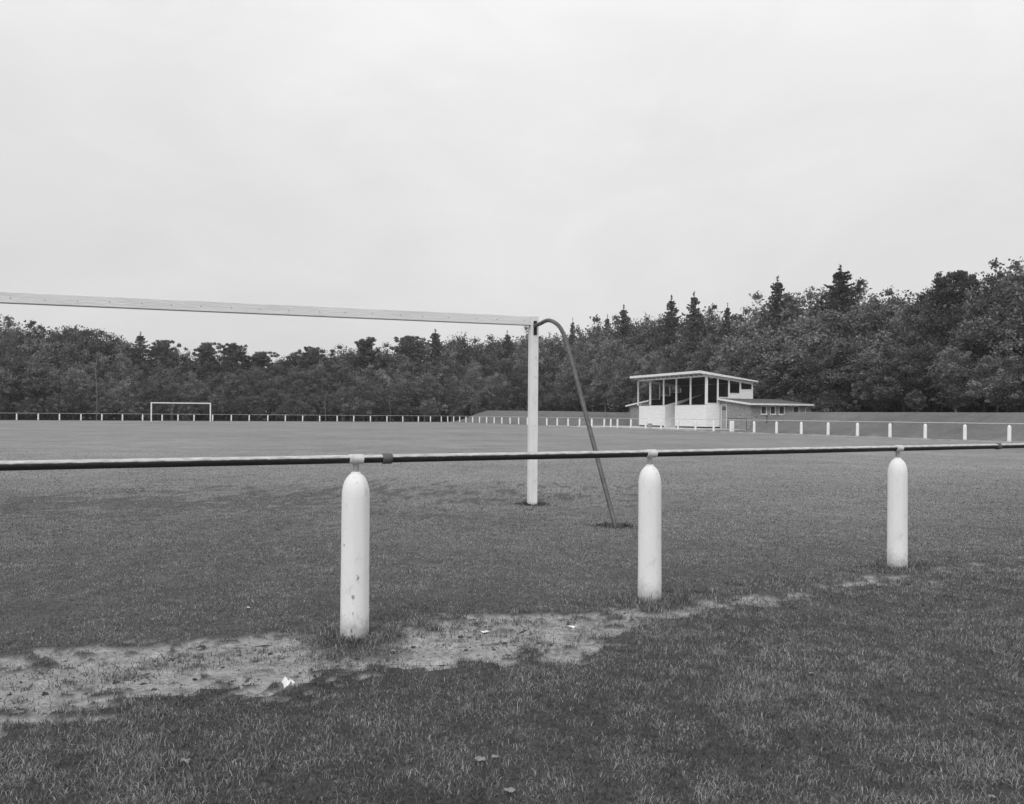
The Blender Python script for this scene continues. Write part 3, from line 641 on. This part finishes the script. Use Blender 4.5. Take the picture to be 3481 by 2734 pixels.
# ---------------------------------------------------------------- trees
def leaves_mesh(name, C, size, shade, mat, up=.25, aspect=1.6, flat=0):
    n = len(C); nrm = rng.normal(0, 1, (n, 3)); nrm[:, 2] = np.abs(nrm[:, 2])+up; nrm /= np.linalg.norm(nrm, axis=1)[:, None]
    t_ = rng.normal(0, 1, (n, 3)); t_ -= nrm*(t_*nrm).sum(1)[:, None]; t_ /= np.linalg.norm(t_, axis=1)[:, None]; b_ = np.cross(nrm, t_)
    s = (size*(.6+.8*rng.random(n)))[:, None]
    V_ = np.stack([C-t_*s*aspect/2, C+b_*s*.5, C+t_*s*aspect/2, C-b_*s*.5], 1)
    idx = np.arange(n*4); o = fast_mesh(name, V_.reshape(-1, 3), idx, np.arange(0, n*4, 4), mat, dict(shade=np.repeat(shade, 4)))
    me = o.data; bpy.data.objects.remove(o); return me
def limb_mesh(segs, mat):
    m_ = MB()
    for pts, rr in segs: m_.tube(pts, rr, 7)
    o = m_.build('trunk', mat); me = o.data; bpy.data.objects.remove(o); return me
def broad(seed, H=10., W=.30, nc=150, nl=135, lf=.135, mat='leaf', bark='bark', base=.10, ragged=.5):
    r = np.random.default_rng(seed); cl = []; segs = []
    segs.append(([(0, 0, -.3), (r.normal(0, .1), r.normal(0, .1), H*.35), (r.normal(0, .25), r.normal(0, .25), H*.8)], [H*.017, H*.011, H*.003]))
    Cs = []; Sh = []; zc = H*(base+1)/2; rz = H*(1-base)/2
    # a few sub-crowns make the outline uneven
    subs = [(0, 0, 0, 1.)]+[(r.normal(0, .45), r.normal(0, .45), r.uniform(-.6, .55), r.uniform(.45, .65)) for _ in range(6)]
    for k in range(nc):
        sx, sy, sz, ssz = subs[r.integers(0, len(subs))]
        d = r.normal(0, 1, 3); d /= np.linalg.norm(d); q = ssz*(.55+.5*r.random()**.6)
        p = np.array([(sx+d[0]*q)*H*W, (sy+d[1]*q)*H*W, zc+(sz*.6+d[2]*q)*rz])
        tt = (p[2]-H*base)/(H*(1-base)); 
        if tt > .55: p[:2] *= 1-.5*(tt-.55)/.45*(.7+.3*r.random())
        if p[2] < .3: p[2] = r.uniform(.3, 1.5)
        p[2] = min(p[2], H*.95+r.random()*H*.04)
        cr2 = H*r.uniform(.035, .085); n = int(nl*r.uniform(.6, 1.3))
        dd = r.normal(0, 1, (n, 3)); dd /= np.linalg.norm(dd, axis=1)[:, None]; rad = np.minimum(np.abs(r.normal(0, .58, n)), 1.05)[:, None]
        q_ = p+dd*rad*np.array([cr2*1.1, cr2*1.1, cr2*.95])
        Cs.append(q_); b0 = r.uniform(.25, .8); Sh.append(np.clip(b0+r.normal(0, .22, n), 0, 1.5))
        if k % 3 == 0: segs.append(([(0, 0, p[2]*.45+.2), tuple(p*np.array([.5, .5, .78])), tuple(p)], [H*.006, H*.004, H*.0015]))
        if r.random() < .35*ragged:      # stray twig sprays beyond the outline
            nn = 18; tip = d*np.array([1, 1, .8])*cr2*r.uniform(1.3, 2.1); f = r.random((nn, 1)); Cs.append(p+tip*f+r.normal(0, .06, (nn, 3))); Sh.append(np.full(nn, b0))
    # fill: inner leaves to close the heart of the crown
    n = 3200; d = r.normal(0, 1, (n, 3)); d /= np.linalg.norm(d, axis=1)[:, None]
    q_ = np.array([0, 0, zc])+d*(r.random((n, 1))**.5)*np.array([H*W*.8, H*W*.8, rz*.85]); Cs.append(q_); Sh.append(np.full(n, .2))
    C = np.concatenate(Cs); C[:, 2] = np.maximum(C[:, 2], .05)
    return leaves_mesh('crown', C, lf, np.concatenate(Sh), mat), limb_mesh(segs, bark)
def spruce(seed, H=10., W=.38, mat='needle'):
    r = np.random.default_rng(seed); Cs = []; segs = [([(0, 0, -.3), (0, 0, H*.5), (0, 0, H*.99)], [H*.012, H*.007, H*.001])]
    z = H*.10; Cs.append(np.stack([r.normal(0, .03, 40), r.normal(0, .03, 40), H*(.93+.07*r.random(40))], 1))
    while z < H*.955:
        t_ = z/H; L = H*W*(1-t_)**.95+.14
        q0 = r.uniform(0, 6.28); nb = r.integers(4, 7)
        for k in range(nb):
            if r.random() < .1: continue
            q = q0+6.28*k/nb+r.normal(0, .25); l = L*r.uniform(.55, 1.2); n = int(22+150*l/(H*W)); f = r.random(n)**.75
            w_ = (.03+.20*l*np.sin(f*2.6)*.8)*r.normal(0, .5, n); droop = -.30*l*f+.34*l*f*f*f
            x = np.cos(q)*l*f-np.sin(q)*w_; y = np.sin(q)*l*f+np.cos(q)*w_
            Cs.append(np.stack([x, y, z+droop-np.abs(r.normal(0, .045+.03*l, n))], 1))
            segs.append(([(0, 0, z), (math.cos(q)*l*.55, math.sin(q)*l*.55, z-.13*l), (math.cos(q)*l, math.sin(q)*l, z+.03*l)], [H*.003, H*.002, H*.0008]))
        z += H*.030*(1.3-.9*t_)+.03
    C = np.concatenate(Cs); return leaves_mesh('crown', C, .085, np.clip(r.normal(.5, .25, len(C)), 0, 1.3), mat, up=.2, aspect=2.4), limb_mesh(segs, 'bark')
def pine(seed, H=10., mat='needle'):
    r = np.random.default_rng(seed); Cs = []; segs = [([(0, 0, -.3), (r.normal(0, .15), r.normal(0, .15), H*.5), (r.normal(0, .2), r.normal(0, .2), H*.95)], [H*.016, H*.011, H*.003])]
    for k in range(36):
        t_ = .38+.60*r.random()**.8; q = r.uniform(0, 6.28); l = H*.24*(1.15-t_)**.6*r.uniform(.3, 1.1); z = H*t_
        p = np.array([math.cos(q)*l, math.sin(q)*l, z+l*.1]); segs.append(([(0, 0, z-l*.25), tuple(p)], [H*.005, H*.0015]))
        for j in range(7):
            c = p*np.array([1, 1, 1])+r.normal(0, 1, 3)*np.array([.62, .62, .16]); n = 75; d = r.normal(0, 1, (n, 3)); d /= np.linalg.norm(d, axis=1)[:, None]
            Cs.append(c+d*(r.random((n, 1))**.5)*np.array([.36, .36, .20]))
    C = np.concatenate(Cs); return leaves_mesh('crown', C, .11, np.clip(r.normal(.55, .25, len(C)), 0, 1.3), mat, up=.4, aspect=2), limb_mesh(segs, 'bark')
KIND = {}
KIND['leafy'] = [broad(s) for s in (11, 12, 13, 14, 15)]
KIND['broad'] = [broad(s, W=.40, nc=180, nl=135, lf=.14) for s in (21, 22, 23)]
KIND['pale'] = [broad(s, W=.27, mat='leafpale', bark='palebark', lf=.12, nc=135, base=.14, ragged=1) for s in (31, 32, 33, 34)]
KIND['bush'] = [broad(s, H=4., W=.5, nc=45, nl=190, lf=.10, base=.0) for s in (41, 42, 43)]
KIND['spruce'] = [spruce(s) for s in (51, 52, 53)]
KIND['pine'] = [pine(s) for s in (61, 62, 63)]
def plant(kind, p, H, name, label, cat, group, wide=1.0, rot=None, z=None):
    cm, tm = random.choice(KIND[kind]); H0 = 4. if kind == 'bush' else 10.
    root = empty(name, (p[0], p[1], hz(*p) if z is None else z), random.uniform(0, 6.28) if rot is None else rot)
    s = H/H0; sx = s*wide; root.scale = (sx, sx*random.uniform(.95, 1.05), s)
    t_ = bpy.data.objects.new('trunk', tm); col.objects.link(t_); t_.parent = root
    c = bpy.data.objects.new('crown', cm); col.objects.link(c); c.parent = root
    tag(root, label, cat, group); return root
def line_pt(x, off):
    a1 = far_pt(x, 7+off); b1 = side_pt(x, 19+off); r = V.dot(ray(x))
    if r <= 0: return a1
    return a1 if a1[1] < b1[1] else b1
SIL = [(-120, 1090), (0, 1082), (25, 1095), (70, 1091), (141, 1099), (153, 1120), (223, 1107), (310, 1111), (352, 1128), (397, 1132), (425, 1170), (439, 1194), (455, 1190), (500, 1180), (571, 1178), (640, 1200), (662, 1206), (728, 1194), (765, 1212), (820, 1190), (852, 1194), (885, 1212), (920, 1222), (938, 1232), (954, 1230), (973, 1198), (1025, 1203), (1070, 1187), (1102, 1204), (1150, 1179), (1183, 1170), (1244, 1162), (1295, 1170), (1350, 1182), (1385, 1150), (1432, 1163), (1500, 1160), (1561, 1130), (1609, 1147), (1674, 1143), (1722, 1130), (1770, 1112), (1850, 1134), (1883, 1150), (1915, 1114), (1963, 1120), (1995, 1098), (2062, 1073), (2100, 1080), (2135, 1075), (2176, 1056), (2213, 1068), (2238, 1079), (2305, 1048), (2335, 1057), (2393, 1033), (2470, 1040), (2525, 1042), (2560, 1055), (2591, 1005), (2668, 965), (2733, 960), (2780, 955), (2820, 958), (2899, 955), (2972, 971), (3006, 956), (3070, 962), (3104, 980), (3147, 955), (3194, 935), (3233, 945), (3318, 926), (3378, 928), (3404, 900), (3442, 870), (3481, 873), (3600, 880)]
SIL = [(a_, b_-(16 if a_ < 400 else 4)) for a_, b_ in SIL]
SX_ = np.array([s[0] for s in SIL], float); SY_ = np.array([s[1] for s in SIL], float)
def sil(x): return float(np.interp(x, SX_, SY_))
def hgt(p, y, x=None):
    m_ = F/p[1]; xx = 1740+F*p[0]/p[1]; return 1.25+(horiz(xx)-y)/m_
def where(x):
    for a0, n_ in ((0, 'far off beyond the left edge'), (150, 'at the far left edge'), (430, 'left of the distant goal'), (560, "behind the distant goal's left half"), (760, "behind the distant goal's right post"), (1150, 'right of the distant goal'),
                   (1560, 'behind the corner of the railings'), (1790, 'left of the near goal post'), (2120, 'behind the near goal stay'), (2440, 'behind the grandstand'), (2780, 'behind the brick wing'), (3150, 'beyond the right grass bank'), (3500, 'near the right edge'), (9999, 'beyond the right edge')):
        if x < a0: return n_
ORD = ['first', 'second', 'third', 'fourth', 'fifth', 'sixth', 'seventh', 'eighth', 'ninth', 'tenth', 'eleventh', 'twelfth', 'thirteenth', 'fourteenth', 'fifteenth', 'sixteenth']
trees = []   # (kind, px, off, H, wide, row)
# skyline row
x = -700.
while x < 4100:
    p = line_pt(x, 12+random.uniform(-1.5, 1.5)); m_ = F/p[1]
    ww = random.uniform(2.5, 4.0); H = hgt(p, sil(x)+random.uniform(-12, 2))
    k = 'pine' if (600 < x < 1500 and random.random() < .13) else random.choice(['leafy', 'leafy', 'broad'])
    trees.append((k, x, p, H-hz(*p), 1.0 if k != 'broad' else .8, 'back row')); x += ww*m_*.85
# middle row
x = -700.
while x < 4100:
    p = line_pt(x, 6+random.uniform(-1.5, 1.5)); m_ = F/p[1]; top = hgt(p, sil(x)); H = (top-hz(*p))*random.uniform(.70, .9)
    k = random.choice(['leafy', 'pale', 'pale', 'pale']) if 850 < x < 1700 else random.choice(['leafy', 'leafy', 'broad', 'pale'])
    trees.append((k, x, p, H, 1.0, 'middle row')); x += random.uniform(3.0, 4.6)*m_
# front row
x = -700.
while x < 4100:
    p = line_pt(x, 1+random.uniform(-1.2, 1.2)); m_ = F/p[1]; top = hgt(p, sil(x)); H = (top-hz(*p))*random.uniform(.40, .66)
    k = random.choice(['pale', 'pale', 'leafy']) if 850 < x < 1700 else random.choice(['leafy', 'broad', 'pale'])
    if 2150 < x < 2700: k = 'pale' if random.random() < .6 else 'leafy'
    trees.append((k, x, p, H, 1.2, 'front row')); x += random.uniform(3.2, 4.8)*m_
cnt = {}
names = {'leafy': ('leafy_tree', 'dark leafy tree'), 'broad': ('spreading_tree', 'spreading tree'), 'pale': ('birch_tree', 'pale loose tree'), 'pine': ('pine_tree', 'layered dark pine'), 'spruce': ('spruce_tree', 'pointed dark spruce')}
for k, x, p, H, wd, row in sorted(trees, key=lambda t_: t_[1]):
    key = (k, row, where(x)); cnt[key] = cnt.get(key, 0)+1
tot = dict(cnt); cnt = {}
for k, x, p, H, wd, row in sorted(trees, key=lambda t_: t_[1]):
    key = (k, row, where(x)); cnt[key] = cnt.get(key, 0)+1; nm, lb = names[k]
    o_ = '' if tot[key] == 1 else ORD[cnt[key]-1]+' '
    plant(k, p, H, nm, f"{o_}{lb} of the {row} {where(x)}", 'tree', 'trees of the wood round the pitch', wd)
# skyline conifers that stand clear of the rest
CON = [('spruce', 475, 1128, 1.2, 'ragged dark conifer standing clear left of the distant goal'), ('pine', 545, 1157, .8, 'small dark pine crown above the distant goal'), ('pine', 695, 1166, .8, "dark pine top above the distant goal's right post"), ('pine', 790, 1172, .9, 'dark pine top second to the right of the distant goal'),
       ('pine', 1070, 1183, .8, 'dark pine crown midway between distant goal and near post'), ('pine', 1244, 1158, 1., 'flat-topped pine below the middle of the crossbar'), ('pine', 1395, 1143, 1., 'tall dense pine below the right part of the crossbar'), ('spruce', 1477, 1119, 1.2, 'tallest layered conifer left of the near goal post'),        ('spruce', 1722, 1124, .8, 'slim conifer top nearest left of the near goal post'), ('spruce', 1944, 1080, .45, 'thin ragged treetop just right of the bent goal stay'), ('spruce', 2062, 1068, .6, 'small spruce top between goal stay and grandstand'),
       ('spruce', 2117, 1037, .9, 'dark spruce left of and above the grandstand roof'), ('spruce', 2279, 1005, .9, 'tall dark spruce above the left part of the grandstand'), ('spruce', 2356, 992, .95, 'tallest spruce right above the grandstand roof'), ('spruce', 2470, 1030, .6, 'low spruce tip above the right end of the grandstand roof'),
       ('spruce', 2640, 938, .9, 'dark spruce above the brick wing where the skyline steps up'), ('spruce', 2852, 899, 1.25, 'tall open spruce with drooping boughs, highest over the right bank'),        ('spruce', 3194, 922, 1.1, 'broad spruce top over the right bank, half way to the edge'), ('pine', 3263, 922, .7, 'dark pine crown between broad spruce and right edge')]
for k, x, y, wd, lb in CON:
    p = line_pt(x, 9.5); H = hgt(p, y)-hz(*p); plant(k, p, H, 'spruce_tree' if k == 'spruce' else 'pine_tree', lb, 'tree', 'conifers on the skyline', wd)
p = line_pt(3450, 8); plant('broad', p, (hgt(p, 868)-hz(*p))*1.05, 'spreading_tree', 'very tall leafy tree filling the skyline at the right edge', 'tree', None, .8)
p = line_pt(1800, 6); plant('pale', p, hgt(p, 1110)-hz(*p), 'birch_tree', 'tall weeping birch right behind the near goal post', 'tree', None, .8)
# undergrowth in front of the trunks
x = -600.; bushes = []
while x < 4000:
    p = line_pt(x, -2.0+random.uniform(-.8, .8)); m_ = F/p[1]; bushes.append((x, p)); x += random.uniform(3.0, 4.6)*m_
cb = {}
for x, p in bushes: cb[where(x)] = cb.get(where(x), 0)+1
cc = {}
for x, p in bushes:
    w_ = where(x); cc[w_] = cc.get(w_, 0)+1; o_ = '' if cb[w_] == 1 else ORD[cc[w_]-1]+' '
    plant('bush', p, random.uniform(2.0, 4.2), 'bush', f"{o_}low dark bush {w_}", 'bush', 'undergrowth at the foot of the wood', random.uniform(.9, 1.2))
# slim pale stems at the wood edge
for x, y0, lb in ((328, 1188, 'slim bare pale stem among dark trees left of the distant goal'), (1107, 1330, 'thin pale birch stem at wood edge, below the crossbar middle'), (1163, 1345, 'thin leaning birch stem just right of another pale stem'), (1326, 1350, 'thin pale stem right of centre behind the far railing'), (586, 1350, 'leaning pale stem seen through the distant goal')):
    p = line_pt(x, -3.2); H = hgt(p, y0); z = hz(*p)
    o = MB().tube([(0, 0, -.2), (random.uniform(-.15, .15), 0, H*.35), (random.uniform(-.2, .2), 0, H*.7), (random.uniform(-.3, .3), 0, H)], [.05, .04, .03, .015], 7).build('bare_stem', 'palebark'); o.location = (p[0], p[1], z); tag(o, lb, 'tree stem', 'slim pale stems at the wood edge')
# the depth of the wood behind the counted rows
def wood():
    Cs = []
    for x in np.arange(-900, 4400, 6.):
        for off in (16, 20, 24):
            p = line_pt(x, off)+rng.normal(0, 1.2, 2); top = (hgt(p, sil(x))-0)*.80; n = int(26)
            z = rng.uniform(.2, top, n); Cs.append(np.stack([p[0]+rng.normal(0, .8, n), p[1]+rng.normal(0, 1.2, n), z], 1))
    C = np.concatenate(Cs); me = leaves_mesh('wood', C, .85, np.clip(rng.normal(.5, .25, len(C)), 0, 1.3), 'wood_mass')
    o = bpy.data.objects.new('wood', me); col.objects.link(o); tag(o, 'dense dark wood filling the depth behind the tree rows', 'wood', kind='stuff')
wood()

# ---------------------------------------------------------------- litter on the ground
def gp(x, y):
    m_ = (y-horiz(x))/1.25; return ((x-1740)/m_, F/m_)
def crumple(name, x, y, s, mat, label, cat, group=None, lift=.02, n=9, thick=.002, zs=.5, seed=0):
    r = random.Random(seed); bm = bmesh.new(); g = bmesh.ops.create_grid(bm, x_segments=n, y_segments=n, size=s/2)
    for v in bm.verts:
        d = math.hypot(v.co.x, v.co.y)/(s/2); a_ = math.atan2(v.co.y, v.co.x); k = 1-.28*max(0, d-.6)*(1+math.sin(a_*3+seed))
        v.co.x *= k; v.co.y *= k*.7; v.co.z = s*zs*(math.sin(v.co.x/s*7+seed)*math.cos(v.co.y/s*9+seed*2)*.3+r.uniform(-.12, .12)+.25*(1-d))
    me = bpy.data.meshes.new(name); bm.to_mesh(me); bm.free(); me.materials.append(M[mat]); o = bpy.data.objects.new(name, me); col.objects.link(o)
    md = o.modifiers.new('s', 'SOLIDIFY'); md.thickness = thick
    p = gp(x, y); o.location = (p[0], p[1], hz(*p)+lift); o.rotation_euler = (0, 0, r.uniform(-.6, .6)); tag(o, label, cat, group); return o
crumple('paper_scrap', 985, 2322, .062, 'paper', 'crumpled white paper scrap on the grass left of the nearest post', 'litter', zs=.9, seed=3)
crumple('paper_scrap', 1655, 2148, .055, 'paper', 'flat pale scrap in the middle of the bare patch', 'litter', zs=.15, lift=.006, seed=5)
crumple('paper_scrap', 1950, 2124, .045, 'paper', 'small curled pale scrap at right end of the bare patch', 'litter', zs=.2, lift=.008, seed=8)
crumple('paper_scrap', 848, 2074, .020, 'paper', 'tiny white speck on the grass above the left bare strip', 'litter', zs=.5, lift=.02, seed=9)
LV = [(640, 2608, .05, 'pale dead leaf deep in the foreground grass at bottom left'), (1640, 2598, .06, 'larger pale dead leaf at bottom centre of the grass'), (1690, 2588, .04, 'smaller dead leaf right of the larger one at bottom centre'), (1745, 2700, .05, 'dead leaf at the very bottom edge, centre'), (220, 2380, .03, 'pale leaf in the left bare strip near the left edge'), (690, 2195, .07, 'dark curled leaf at the top edge of the left bare strip'), (448, 2212, .03, 'small pale leaf upper middle of the left bare strip'), (1340, 2225, .045, 'pale split leaf just right of the nearest post'), (690, 2280, .04, 'flat leaf in the middle of the left bare strip'), (1752, 2262, .035, 'pale leaf at the lower edge of the central bare patch'), (855, 2215, .03, 'small pale leaf left of the nearest post foot'), (3380, 2715, .03, 'small pale leaf in the bottom right corner'), (2762, 2298, .03, 'small pale leaf in the grass below the third post')]
for k, (x, y, s, lb) in enumerate(LV):
    crumple('dead_leaf', x, y, s*.75, 'leafdry' if 'dark' not in lb else 'clod', lb, 'leaf', 'dead leaves on the ground', lift=.018, zs=.35, seed=20+k)
CL = [(1570, 2162, 'dark clod in the upper left of the central bare patch'), (1360, 2160, 'dark clod beside the nearest post on bare soil'), (1410, 2195, 'dark clod low on the left of the central bare patch'), (2060, 2100, 'dark clod at the right end of the central bare patch'), (400, 2300, 'dark clod pair in the middle of the left bare strip'), (160, 2345, 'dark clod lower left of the left bare strip'), (925, 2215, 'dark clod left of the nearest post'), (530, 2330, 'dark clod at the lower side of the left bare strip'), (110, 2250, 'dark clod in the left bare strip near the left edge'), (1720, 2185, 'dark clod under the flat pale scrap'), (2468, 2040, 'dark clod on the thin bare strip right of the middle post')]
for k, (x, y, lb) in enumerate(CL):
    bm = bmesh.new(); bmesh.ops.create_icosphere(bm, subdivisions=2, radius=.011); r = random.Random(k)
    for v in bm.verts: v.co *= 1+r.uniform(-.35, .35); v.co.z *= .85; v.co.x *= 1.25
    me = bpy.data.meshes.new('soil_clod'); bm.to_mesh(me); bm.free(); me.materials.append(M['clod']); o = bpy.data.objects.new('soil_clod', me); col.objects.link(o); p = gp(x, y); o.location = (p[0], p[1], hz(*p)+.002); tag(o, lb, 'clod', 'clods on the bare soil')

# crumbs, twigs and bits of thatch on the bare soil: nobody could count them
def crumbs():
    n = 9000; x = rng.uniform(-3.4, 4.4, n*4); y = rng.uniform(2.6, 7.4, n*4); b_ = bare(x, y); k = rng.random(n*4) < b_*(.25+.9*ss(fbm(x*4, y*4, 3), .4, .62)); x = x[k][:n]; y = y[k][:n]; n = len(x)
    s = .0018*np.exp(np.abs(rng.normal(0, .85, n))); s = np.minimum(s, .014); long = rng.random(n) < .3; az = rng.uniform(0, 6.28, n); z = height(x, y)
    L = np.where(long, s*4, s*1.3); Wd = np.where(long, s*.5, s); Hh = np.where(long, s*.5, s*.75)
    ca, sa = np.cos(az), np.sin(az); j = lambda: 1+rng.uniform(-.3, .3, n)
    V_ = np.stack([np.stack([x+ca*L*j(), y+sa*L*j(), z+Hh*.2], 1), np.stack([x-sa*Wd*j(), y+ca*Wd*j(), z], 1), np.stack([x-ca*L*j(), y-sa*L*j(), z+Hh*.1], 1), np.stack([x+sa*Wd*j(), y-ca*Wd*j(), z], 1), np.stack([x, y, z+Hh*j()], 1)], 1)
    base = np.arange(n)*5; idx = np.stack([base, base+1, base+4, base+1, base+2, base+4, base+2, base+3, base+4, base+3, base, base+4], 1).ravel()
    sh = np.where(rng.random(n) < .22, rng.uniform(1.3, 2.2, n), rng.uniform(.12, .7, n))
    o = fast_mesh('soil_crumbs', V_.reshape(-1, 3), idx, np.arange(0, n*12, 3), 'blade', dict(shade=np.repeat(sh, 5)))
    tag(o, 'crumbs, twigs and thatch scattered over the bare soil strip', 'soil crumbs', kind='stuff')
crumbs()

# ---------------------------------------------------------------- thin damp air
hm = bpy.data.materials.new('haze'); hm.use_nodes = True; t = hm.node_tree; t.nodes.clear()
pv = N(t, 'ShaderNodeVolumePrincipled'); pv.inputs['Density'].default_value = .00042; pv.inputs['Color'].default_value = (.95, .95, .95, 1); pv.inputs['Anisotropy'].default_value = .2
mo = N(t, 'ShaderNodeOutputMaterial'); t.links.new(pv.outputs[0], mo.inputs['Volume']); M['haze'] = hm
hz_o = MB().box(-950, 950, -350, 1600, -1.5, 30).build('haze', 'haze'); tag(hz_o, 'thin damp air greying the far trees', 'haze', kind='stuff')
